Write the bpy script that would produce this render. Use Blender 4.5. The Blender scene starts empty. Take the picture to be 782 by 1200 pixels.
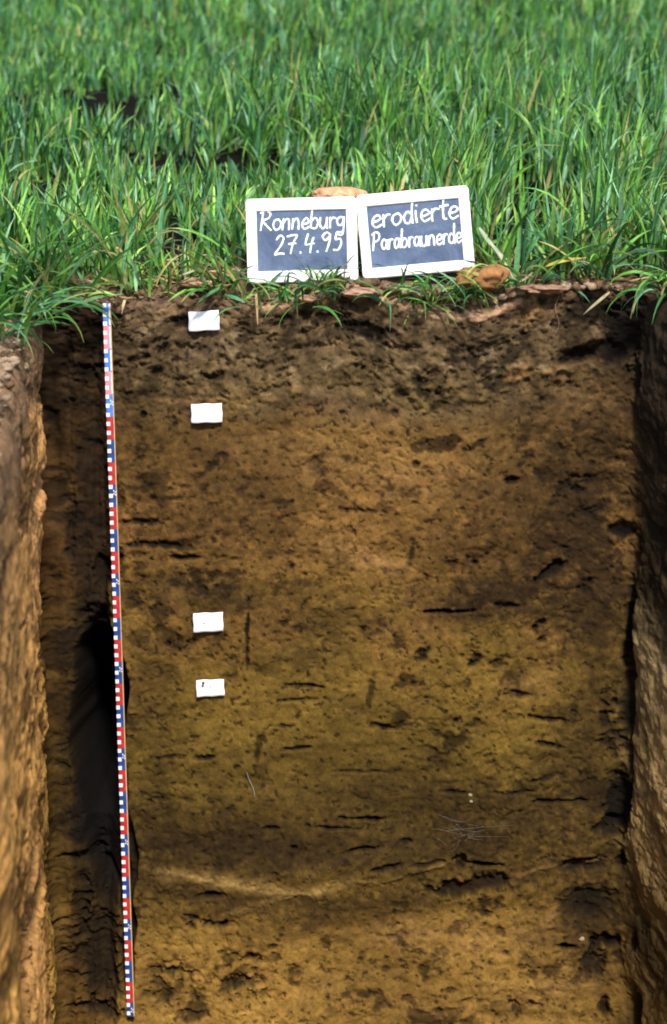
import bpy, math, random
import numpy as np
from mathutils import Vector, Matrix
R = math.radians
random.seed(7)
rng = np.random.default_rng(11)
C = bpy.context.scene.collection
S = bpy.context.scene

# ------------------------------------------------------------------ camera, sky, sun
CAM = np.array((0.0, 0.0, 0.42))
PITCH = R(16.0); LEAN = R(10.0); SLOPE = math.tan(R(9.0)); LIPY = 3.21; F = 1700.0
cam = bpy.data.cameras.new('camera'); co = bpy.data.objects.new('camera', cam); C.objects.link(co)
co.location = CAM; co.rotation_euler = (math.pi/2 - PITCH, 0, 0)
cam.sensor_fit = 'VERTICAL'; cam.sensor_height = 36.0; cam.lens = 36.0*F/1200.0
cam.clip_start = 0.05; cam.clip_end = 3000
cam.dof.use_dof = True; cam.dof.focus_distance = 3.25; cam.dof.aperture_fstop = 2.8
S.camera = co
S.render.resolution_x = 667; S.render.resolution_y = 1024

SUN_EL, SUN_AZ = R(52), R(14)           # behind the camera, to its right
sun = bpy.data.lights.new('sun', 'SUN'); so = bpy.data.objects.new('sun', sun); C.objects.link(so)
sun.energy = 3.6; sun.angle = R(9); sun.color = (1.0, 0.965, 0.91)
sd = Vector((math.sin(SUN_AZ)*math.cos(SUN_EL), -math.cos(SUN_AZ)*math.cos(SUN_EL), math.sin(SUN_EL)))
so.rotation_euler = sd.to_track_quat('Z', 'Y').to_euler()
W = bpy.data.worlds.new('World'); S.world = W; W.use_nodes = True
nt = W.node_tree; sky = nt.nodes.new('ShaderNodeTexSky'); sky.sky_type = 'NISHITA'; sky.sun_disc = False
sky.sun_elevation = SUN_EL; sky.sun_rotation = math.pi - SUN_AZ
bg = nt.nodes['Background']; bg.inputs[1].default_value = 0.12
nt.links.new(sky.outputs[0], bg.inputs[0])
S.view_settings.view_transform = 'Standard'; S.view_settings.look = 'None'
S.view_settings.exposure = 0.8; S.view_settings.gamma = 1.0
S.render.engine = 'CYCLES'
S.cycles.filter_width = 1.9

# ------------------------------------------------------------------ noise
def _hash(ix, iy, seed):
    n = (ix.astype(np.int64)*374761393 + iy.astype(np.int64)*668265263 + seed*974634777) & 0x7fffffff
    n = ((n ^ (n >> 13))*1274126177) & 0x7fffffff
    return ((n ^ (n >> 16)) & 0xffffff)/float(0xffffff)
def vnoise(x, y, seed=0):
    ix = np.floor(x); iy = np.floor(y); fx = x-ix; fy = y-iy
    fx = fx*fx*fx*(fx*(fx*6-15)+10); fy = fy*fy*fy*(fy*(fy*6-15)+10)
    a = _hash(ix, iy, seed); b = _hash(ix+1, iy, seed); c = _hash(ix, iy+1, seed); d = _hash(ix+1, iy+1, seed)
    return (a+(b-a)*fx)+((c+(d-c)*fx)-(a+(b-a)*fx))*fy
def fbm(x, y, seed=0, octv=4, gain=.5):
    s = 0; a = 1; t = 0
    for k in range(octv):
        c, q = math.cos(.6*k+.3), math.sin(.6*k+.3)
        s = s + a*vnoise((x*c-y*q)*2**k+17.3*k, (x*q+y*c)*2**k+9.1*k, seed+k*13); t += a; a *= gain
    return s/t
def worley(x, y, seed=0):
    ix = np.floor(x); iy = np.floor(y); d1 = np.full(x.shape, 9.); d2 = np.full(x.shape, 9.); idv = np.zeros(x.shape)
    for i in (-1, 0, 1):
        for j in (-1, 0, 1):
            cx = ix+i; cy = iy+j
            px = cx+_hash(cx, cy, seed); py = cy+_hash(cx, cy, seed+5)
            d = np.hypot(px-x, py-y); m = d < d1
            d2 = np.where(m, d1, np.minimum(d2, d)); idv = np.where(m, _hash(cx, cy, seed+9), idv); d1 = np.where(m, d, d1)
    return d1, d2, idv
def sstep(a, b, x):
    t = np.clip((x-a)/(b-a), 0, 1); return t*t*(3-2*t)

# ------------------------------------------------------------------ object helpers
def link(name, me, mat=None, parent=None, loc=None, rot=None):
    o = bpy.data.objects.new(name, me); C.objects.link(o)
    if mat is not None and me is not None and not me.materials: me.materials.append(mat)
    if parent is not None: o.parent = parent
    if loc is not None: o.location = loc
    if rot is not None: o.rotation_euler = rot
    return o
def mesh_np(name, verts, faces, smooth=True):
    me = bpy.data.meshes.new(name); verts = np.asarray(verts, dtype=np.float32); faces = np.asarray(faces, dtype=np.int32)
    k = faces.shape[1]
    me.vertices.add(len(verts)); me.vertices.foreach_set('co', verts.ravel())
    me.loops.add(faces.size); me.loops.foreach_set('vertex_index', faces.ravel())
    me.polygons.add(len(faces)); me.polygons.foreach_set('loop_start', np.arange(0, faces.size, k, dtype=np.int32))
    me.polygons.foreach_set('loop_total', np.full(len(faces), k, dtype=np.int32))
    me.polygons.foreach_set('use_smooth', np.full(len(faces), smooth)); me.update(calc_edges=True)
    return me
def color_attr(me, name, rgb):
    a = me.attributes.new(name, 'FLOAT_COLOR', 'POINT')
    d = np.ones((len(me.vertices), 4), dtype=np.float32); d[:, :3] = rgb; a.data.foreach_set('color', d.ravel())
def thing(o, label, cat, group=None):
    o['label'] = label; o['category'] = cat
    if group: o['group'] = group
    return o
def empty(name, loc, rot=(0, 0, 0)):
    o = bpy.data.objects.new(name, None); C.objects.link(o); o.location = loc; o.rotation_euler = rot; o.empty_display_size = .05
    return o
class MB:
    def __init__(s): s.v = []; s.f = []
    def add(s, v, f):
        b = len(s.v); s.v += [tuple(p) for p in v]; s.f += [tuple(i+b for i in q) for q in f]
    def build(s, name, mat, parent=None, smooth=False, loc=None, rot=None):
        me = bpy.data.meshes.new(name); me.from_pydata(s.v, [], s.f); me.update()
        if smooth: me.polygons.foreach_set('use_smooth', [True]*len(me.polygons))
        return link(name, me, mat, parent, loc, rot)
def bevel_prism(outline, z0, z1, bev):
    """closed outline (x,y) extruded z0..z1, front (z1) edge chamfered by bev"""
    n = len(outline); P = [Vector(p) for p in outline]; c = sum(P, Vector((0, 0)))/n
    def ins(d):
        r = []
        for i in range(n):
            a = (P[i]-P[i-1]); b = (P[(i+1) % n]-P[i])
            a = a.normalized() if a.length > 1e-9 else b.normalized(); b = b.normalized() if b.length > 1e-9 else a
            na = Vector((-a.y, a.x)); nb = Vector((-b.y, b.x)); m = (na+nb); m = m/max(.3, m.length_squared/2) if m.length > 1e-6 else na
            r.append(P[i]+m*d*1.0)
        return r
    rings = [[(p.x, p.y, z0) for p in P], [(p.x, p.y, z1-bev) for p in P], [(p.x, p.y, z1) for p in ins(bev)]]
    v = [q for r in rings for q in r]; f = []
    for k in range(2):
        for i in range(n):
            j = (i+1) % n; f.append((k*n+i, k*n+j, (k+1)*n+j, (k+1)*n+i))
    f.append(tuple(range(2*n, 3*n))); f.append(tuple(reversed(range(n))))
    return v, f

# ------------------------------------------------------------------ materials
def mat(name, rough=.8, spec=.3):
    m = bpy.data.materials.new(name); m.use_nodes = True; b = m.node_tree.nodes['Principled BSDF']
    b.inputs['Roughness'].default_value = rough; b.inputs['Specular IOR Level'].default_value = spec
    return m, m.node_tree, b
def ntex(t, scale, detail=4, rough=.55, vec=None, dist=0):
    n = t.nodes.new('ShaderNodeTexNoise'); n.inputs['Scale'].default_value = scale; n.inputs['Detail'].default_value = detail
    n.inputs['Roughness'].default_value = rough; n.inputs['Distortion'].default_value = dist
    if vec: t.links.new(vec, n.inputs['Vector'])
    return n
def maprange(t, src, a, b, c, d):
    n = t.nodes.new('ShaderNodeMapRange'); t.links.new(src, n.inputs[0])
    for i, v in enumerate((a, b, c, d)): n.inputs[i+1].default_value = v
    return n.outputs[0]
def math2(t, op, a, b):
    n = t.nodes.new('ShaderNodeMath'); n.operation = op
    for i, v in enumerate((a, b)):
        if isinstance(v, (int, float)): n.inputs[i].default_value = v
        else: t.links.new(v, n.inputs[i])
    return n.outputs[0]
def scale_col(t, col, fac):
    n = t.nodes.new('ShaderNodeVectorMath'); n.operation = 'SCALE'; t.links.new(col, n.inputs[0]); t.links.new(fac, n.inputs['Scale'])
    return n.outputs[0]
def bump(t, b, h, strength, dist):
    n = t.nodes.new('ShaderNodeBump'); n.inputs['Strength'].default_value = strength; n.inputs['Distance'].default_value = dist
    t.links.new(h, n.inputs['Height']); t.links.new(n.outputs[0], b.inputs['Normal'])
def tc(t): return t.nodes.new('ShaderNodeTexCoord').outputs['Object']

def soil_mat():
    m, t, b = mat('soil', .92, .12)
    v = tc(t); at = t.nodes.new('ShaderNodeAttribute'); at.attribute_name = 'soil_tint'
    n1 = ntex(t, 90, 5, .7, v); n2 = ntex(t, 420, 3, .6, v); n3 = ntex(t, 28, 5, .65, v, .6)
    f = math2(t, 'MULTIPLY', maprange(t, n1.outputs[0], .3, .7, .70, 1.30), maprange(t, n2.outputs[0], .3, .7, .86, 1.14))
    f = math2(t, 'MULTIPLY', f, maprange(t, n3.outputs[0], .3, .7, .72, 1.32))
    n4 = ntex(t, 170, 4, .7, v, .4); f = math2(t, 'MULTIPLY', f, maprange(t, n4.outputs[0], .32, .42, .60, 1.0))
    t.links.new(scale_col(t, at.outputs['Color'], f), b.inputs['Base Color'])
    h = math2(t, 'ADD', math2(t, 'MULTIPLY', n1.outputs[0], 1.0), math2(t, 'MULTIPLY', n2.outputs[0], .35))
    bump(t, b, h, .6, .005)
    return m
def plain_mat(name, col, rough=.8, var=.15, scale=60, bmp=.2, spec=.3):
    m, t, b = mat(name, rough, spec)
    v = tc(t); n = ntex(t, scale, 5, .6, v)
    rgb = t.nodes.new('ShaderNodeRGB'); rgb.outputs[0].default_value = (*col, 1)
    t.links.new(scale_col(t, rgb.outputs[0], maprange(t, n.outputs[0], .3, .7, 1-var, 1+var)), b.inputs['Base Color'])
    bump(t, b, n.outputs[0], bmp, .002)
    return m
def leaf_mat():
    m, t, b = mat('wheat_leaf', .5, .28)
    at = t.nodes.new('ShaderNodeAttribute'); at.attribute_name = 'leaf_tint'
    v = tc(t); n = ntex(t, 55, 3, .6, v)
    c = scale_col(t, at.outputs['Color'], maprange(t, n.outputs[0], .3, .7, .72, 1.3))
    t.links.new(c, b.inputs['Base Color'])
    tr = t.nodes.new('ShaderNodeBsdfTranslucent'); t.links.new(c, tr.inputs[0])
    mx = t.nodes.new('ShaderNodeMixShader'); mx.inputs[0].default_value = .30
    out = t.nodes['Material Output']
    t.links.new(b.outputs[0], mx.inputs[1]); t.links.new(tr.outputs[0], mx.inputs[2]); t.links.new(mx.outputs[0], out.inputs[0])
    return m
def slate_mat():
    m, t, b = mat('slate', .55, .4); v = tc(t)
    n = ntex(t, 9, 5, .7, v, .8); n2 = ntex(t, 160, 3, .6, v)
    mx = t.nodes.new('ShaderNodeMix'); mx.data_type = 'RGBA'
    mx.inputs['A'].default_value = (.032, .056, .112, 1); mx.inputs['B'].default_value = (.115, .16, .25, 1)
    t.links.new(math2(t, 'MULTIPLY', maprange(t, n.outputs[0], .35, .7, 0, 1), maprange(t, n2.outputs[0], .3, .7, .6, 1.2)), mx.inputs['Factor'])
    t.links.new(mx.outputs['Result'], b.inputs['Base Color']); bump(t, b, n2.outputs[0], .2, .0005)
    return m
M_SOIL = soil_mat(); M_LEAF = leaf_mat(); M_SLATE = slate_mat()
M_FRAME = plain_mat('whitewashed_wood', (.84, .80, .77), .7, .07, 30, .3)
M_CHALK = plain_mat('chalk', (.86, .88, .90), .95, .12, 300, .5)
M_CARD = plain_mat('card', (.88, .85, .86), .8, .03, 40, .1)
M_WOOD = plain_mat('rule_wood', (.55, .38, .16), .6, .2, 80, .2)
M_RED = plain_mat('red_paint', (.36, .018, .022), .6, .4, 90, .1)
M_BLUE = plain_mat('blue_paint', (.014, .042, .19), .6, .4, 90, .1)
M_RED_PALE = plain_mat('pale_red_paint', (.78, .20, .24), .5, .3, 200, .1)
M_BLUE_PALE = plain_mat('pale_blue_paint', (.07, .17, .50), .5, .3, 200, .1)
M_WHITE = plain_mat('white_paint', (.68, .68, .66), .6, .2, 150, .1)
M_INK = plain_mat('ink', (.20, .10, .28), .6, .2, 60, .1)
M_NAIL = plain_mat('nail_steel', (.05, .05, .055), .45, .2, 60, .1)
M_ROOT = plain_mat('root', (.19, .125, .075), .8, .3, 120, .4)
M_PALEROOT = plain_mat('pale_root', (.17, .15, .11), .8, .3, 120, .4)
M_STONE = plain_mat('stone', (.24, .19, .11), .7, .25, 90, .5)

# ------------------------------------------------------------------ mapping on the pit face
def face_ut(px, py):                     # position on the leaning rear face: u across, t down it (metres)
    q = (np.asarray(py, float)-600)/F
    t = (3.2*q+.48)/(.9945-.1045*q)
    return (np.asarray(px, float)-391)/F*(3.2+.1045*t), t
def face_pt(u, t, out=0.0):
    return Vector((u, LIPY - t*math.sin(LEAN) - out*math.cos(LEAN), -t*math.cos(LEAN) + out*math.sin(LEAN)))

# lip height along the rear edge, and the ground behind it
LU, LZ = [], []
for px, py in ((-60, 352), (60, 358), (130, 351), (200, 339), (240, 345), (300, 354), (360, 350), (400, 340), (440, 341), (480, 352), (560, 360), (600, 350), (650, 335), (700, 329), (745, 333), (850, 335)):
    LU.append((px-391)/531.); LZ.append(-(py-345)/540.)
def ground_z(x, y):
    x = np.asarray(x, float); y = np.asarray(y, float)
    z = (y-LIPY)*SLOPE
    near = np.exp(-np.clip(np.hypot(np.maximum(np.abs(x)-.65, 0), np.maximum(np.abs(y-1.9)-1.31, 0)), 0, 9)**2/.25**2)
    w = np.exp(-((y-LIPY)/.16)**2)
    z = z + np.interp(x, LU, LZ)*w*(np.abs(x) < 1.5)
    z = z + (fbm(x*3, y*3, 5, 3)-.5)*.05 + (fbm(x*14, y*14, 6, 3)-.5)*.022*(1+0*near)
    return z

# ------------------------------------------------------------------ pit outline loop (plan, at the lip), clockwise seen from above
# corner points: rear left -> rear right -> right wall -> near wall -> left wall
LC = (-.645, 3.21); RC = (.672, 3.21)
def seg(a, b, n): return [(a[0]+(b[0]-a[0])*i/n, a[1]+(b[1]-a[1])*i/n) for i in range(n)]
rear_n = 430
loop = seg(LC, RC, rear_n) + seg(RC, (.915, 2.35), 190) + seg((.915, 2.35), (1.0, .6), 70) + seg((1.0, .6), (-.55, .6), 40) \
     + seg((-.55, .6), (-.49, 2.0), 60) + seg((-.49, 2.0), LC, 300)
loop = np.array(loop); NS = len(loop)
sm = loop.copy()                          # round the corners a little
for _ in range(60): sm = (np.roll(sm, 1, 0)+sm*2+np.roll(sm, -1, 0))/4
loop = sm
TM = 1.98; NT = 590
tv = np.concatenate([np.linspace(0, .10, 40, endpoint=False), np.linspace(.10, TM, NT-40)])
Tg, _ = np.meshgrid(tv, np.arange(NS), indexing='ij')
X0 = np.tile(loop[:, 0], (NT, 1)); Y0 = np.tile(loop[:, 1], (NT, 1))
nx = np.gradient(loop[:, 1]); ny = -np.gradient(loop[:, 0]); L = np.hypot(nx, ny); nx /= L; ny /= L
for _ in range(25):
    nx = (np.roll(nx, 1)+nx*2+np.roll(nx, -1))/4; ny = (np.roll(ny, 1)+ny*2+np.roll(ny, -1))/4
L = np.hypot(nx, ny); nx /= L; ny /= L     # points to the pit inside (for rear wall: -y)
NXg = np.tile(nx, (NT, 1)); NYg = np.tile(ny, (NT, 1))
s_len = np.concatenate([[0], np.cumsum(np.hypot(*(np.diff(loop, axis=0).T)))])
Sg = np.tile(s_len, (NT, 1)); ST = s_len[-1]
# signed running coordinate: A is u on the rear face, runs on over the left wall as values below -0.645 and over the right wall above 0.672
A = np.where(Sg > ST*.5, Sg-(ST+.003), Sg) + LC[0]
rear = (A > LC[0]) & (A < RC[0]); left = A <= LC[0]; right = A >= RC[0]
wob = (fbm(Tg*7, Tg*0+2, 19, 4)-.5)*.05; wl = sstep(LC[0]+.03, LC[0]-.05, A+wob); wr = sstep(RC[0]-.04, RC[0]+.04, A+wob); wrear = (1-wl)*(1-wr)

# ---- relief of the pit walls
D = (fbm(A*5, Tg*5, 21, 4)-.5)*.026                                  # broad unevenness
D += (fbm(A*6, Tg*24, 31, 4)-.5)*.008*wrear                           # shallow scrape terraces, lying flat
D += (fbm(A*40, Tg*40, 41, 4)-.5)*.010
rg = 1-np.abs(fbm(A*22, Tg*30, 51, 4)*2-1); D -= np.clip(rg-.90, 0, 1)*.045*(fbm(A*4, Tg*4, 52, 2) > .5)
upper = sstep(.268, .205, Tg + (fbm(A*8, Tg*3+3, 61, 3)-.5)*.07 + (fbm(A*40, Tg*40, 62, 3)-.5)*.04)           # humus layer, crumbly
w1, w2, wid = worley(A*26+fbm(A*20, Tg*20, 76, 3)*2, Tg*34+fbm(A*20, Tg*20, 77, 3)*2, 71); v1, v2, vid = worley(A*60, Tg*70, 72)
cr = fbm(A*34, Tg*36, 73, 5, .62); cr2 = fbm(A*75, Tg*95, 74, 3, .6); pit = sstep(.60, .72, fbm(A*26+4, Tg*40, 75, 4, .6))
D += upper*((cr-.5)*.013+(cr2-.5)*.010-pit*.010+(wid-.5)*.003)*wrear
D += (1-wrear)*((fbm(A*4, Tg*5, 81, 4, .5)-.5)*.034+(fbm(A*22, Tg*24, 82, 4, .6)-.5)*.006-sstep(.60, .74, fbm(A*6, Tg*10, 83, 4, .5))*.010)
lstrip = sstep(-.505, -.53, A)*(1-wl)                                   # rough strip left of the ruler
D += lstrip*(-.030+(fbm(A*34, Tg*3.2, 91, 3)-.5)*.034)
lipr = np.exp(-Tg/.022); D -= lipr*.03                               # rounded lip
D += wrear*sstep(.16, .02, Tg)*(fbm(A*16, Tg*10, 95, 3)-.5)*.035

# ---- soil colour: mineral colour of each layer (linear), then dark humus / damp stains, painted shade and scraped fresh patches
def col(*c): return np.array([((x/255+.055)/1.055)**2.4 if x > 10 else x/255/12.92 for x in c])
def lerp3(a, b, w): return a+(b-a)*w[..., None]
def keys(t, ks):
    ts = [k[0] for k in ks]; cs = np.array([col(*k[1]) for k in ks])
    return np.stack([np.interp(t, ts, cs[:, i]) for i in range(3)], -1)
tw = Tg + (fbm(A*4, Tg*4, 101, 3)-.5)*.08
SUB = keys(tw, [(0, (104, 84, 64)), (.22, (98, 78, 48)), (.30, (122, 91, 42)), (.55, (126, 91, 40)), (.72, (112, 85, 33)), (1.0, (112, 88, 31)), (1.25, (98, 76, 27)), (1.38, (114, 87, 32)), (1.5, (143, 109, 46)), (2, (146, 112, 50))])
rust = sstep(.45, .75, fbm(A*9, Tg*9, 111, 4))
SUB = lerp3(SUB, np.broadcast_to(col(142, 98, 48), SUB.shape), rust*.30*sstep(.2, .3, Tg)*sstep(1.1, .7, Tg))
tone = .50+.75*fbm(A*3.5, Tg*5, 121, 4); SUB = SUB*tone[..., None]*np.array((.74, .74, .86))
TOP = keys(Tg, [(0, (112, 88, 68)), (.035, (80, 62, 41)), (.1, (72, 57, 37)), (.17, (76, 60, 37)), (.24, (84, 66, 36)), (2, (84, 66, 36))])*(.65+.7*fbm(A*12, Tg*14, 131, 4))[..., None]
TOP = TOP*(.75+.75*sstep(.35, .7, fbm(A*45, Tg*50, 132, 4, .6)))[..., None]
lt = sstep(.62, .75, fbm(A*30+7, Tg*36, 133, 4, .6)); TOP = lerp3(TOP, np.broadcast_to(col(120, 100, 72), TOP.shape), lt*.6)
COL = lerp3(SUB, TOP, upper)
streak = fbm(A*10, Tg*60, 141, 3); COL *= (.9+.2*streak)[..., None]
# side walls
side = keys(Tg, [(0, (118, 92, 62)), (.2, (196, 144, 84)), (.5, (212, 156, 84)), (1.0, (198, 150, 74)), (1.6, (182, 142, 68)), (2, (160, 124, 58))])
side = side*(.30+.72*fbm(A*2.5, Tg*7, 151, 5, .6)+.40*fbm(A*10, Tg*24, 154, 4, .6))[..., None]*(1-.7*sstep(.56, .68, fbm(A*4, Tg*18, 83, 5, .6)))[..., None]*(.45+.55*sstep(.0, .25, LC[0]-A))[..., None]  # last factor darkens toward the rear corner: light falloff painted into the wall
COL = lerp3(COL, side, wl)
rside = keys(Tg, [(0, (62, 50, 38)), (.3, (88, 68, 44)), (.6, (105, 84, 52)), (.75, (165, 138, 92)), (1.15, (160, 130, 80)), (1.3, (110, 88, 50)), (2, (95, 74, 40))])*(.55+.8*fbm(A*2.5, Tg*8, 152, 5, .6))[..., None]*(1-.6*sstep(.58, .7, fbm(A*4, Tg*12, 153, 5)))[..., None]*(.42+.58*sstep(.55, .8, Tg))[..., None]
COL = lerp3(COL, rside, wr)
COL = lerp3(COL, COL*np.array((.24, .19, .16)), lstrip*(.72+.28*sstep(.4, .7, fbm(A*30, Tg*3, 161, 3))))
mot = sstep(.57, .68, fbm(A*17, Tg*22, 145, 5, .6)); mm = .25+.75*sstep(.4, .62, fbm(A*3.3, Tg*3.3, 146, 3))
COL *= (1-.74*mot*mm*wrear)[..., None]; D -= mot*mm*.004*wrear
sp = sstep(.68, .78, fbm(A*85, Tg*110, 147, 3)); COL *= (1-.75*sp*wrear)[..., None]; D -= sp*.0035*wrear
warpA = (fbm(A*22, Tg*22, 171, 4)-.5)*.030; warpT = (fbm(A*22, Tg*22, 181, 4)-.5)*.024
edge = fbm(A*70, Tg*80, 191, 4, .6); rag = sstep(.38, .58, fbm(A*48, Tg*60, 194, 4, .6))
def blob(cx, cy, rx, ry, ang=0, soft=.6, wp=1.0, ek=1.3):
    u, t = face_ut(cx, cy); a = (A+warpA*wp-u)*531; b = (Tg+warpT*wp-t)*515
    c, s = math.cos(R(ang)), math.sin(R(ang)); x = (a*c+b*s)/rx; y = (-a*s+b*c)/ry
    d = np.hypot(x, y)+(edge-.5)*ek
    return 1-sstep(1-soft, 1+soft*.6, d)
def stain_shade(cx, cy, rx, ry, ang=0, k=.8, deep=0., soft=.6, to=(30, 23, 14), wp=1.0):
    global COL, D
    m = blob(cx, cy, rx, ry, ang, soft, wp*(.5 if deep >= .03 else 1), .5 if deep >= .03 else 1.3); deep = deep*(.6 if deep >= .03 else 1)
    if min(rx, ry) >= 5 and deep < .018 and soft < .9: m = m*(.30+.70*rag)
    COL = lerp3(COL, np.broadcast_to(col(*to), COL.shape), m*k); D = D-m*deep
def fresh(cx, cy, rx, ry, ang=0, k=.6, up=0., to=(150, 112, 68)):
    global COL, D
    m = blob(cx, cy, rx, ry, ang, .9)
    m = m*(.35+.65*sstep(.35, .6, fbm(A*50, Tg*60, 193, 3))); COL = lerp3(COL, np.broadcast_to(col(*to), COL.shape), m*k*.8); D = D+m*up*.7
# broad tonal zones (damp)
for z in ((680, 620, 46, 60, 20, .6), (700, 700, 30, 60, 0, .5), (590, 690, 60, 16, -8, .5), (150, 470, 22, 90, 0, .3), (560, 575, 40, 24, 0, .2), (240, 560, 40, 34, 0, .3), (205, 520, 60, 60, 0, .15), (330, 620, 60, 50, 20, .25), (540, 640, 60, 30, 0, .25), (380, 735, 90, 18, 0, .28), (640, 720, 90, 24, 8, .4), (90, 600, 34, 260, 0, .35), (720, 480, 26, 90, 0, .5), (350, 985, 220, 34, 2, .32), (560, 985, 90, 20, -5, .3), (420, 900, 160, 40, 0, .15),(620, 600, 70, 120, 0, .45), (690, 560, 60, 130, 0, .45), (560, 700, 80, 26, -5, .55), (300, 560, 60, 60, 0, .25), (250, 700, 110, 25, 3, .35), (230, 625, 80, 40, 5, .35), (240, 985, 130, 32, 4, .38), (260, 1048, 110, 22, 8, .45),
          (480, 935, 160, 26, 0, .35), (600, 960, 120, 50, -4, .35), (680, 900, 60, 90, 0, .40), (690, 1080, 65, 80, 0, .55), (400, 1070, 120, 22, -14, .38),
          (330, 770, 90, 14, 2, .25), (180, 900, 26, 180, 0, .30), (170, 600, 26, 150, 0, .3), (700, 760, 40, 120, 0, .35), (430, 560, 120, 30, 0, .15), (560, 1035, 95, 20, -6, .45)):
    stain_shade(z[0], z[1], z[2]*1.1, z[3]*1.1, z[4], min(.9, z[5]*1.6), 0, .9, (40, 27, 11), 3.0)
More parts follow.
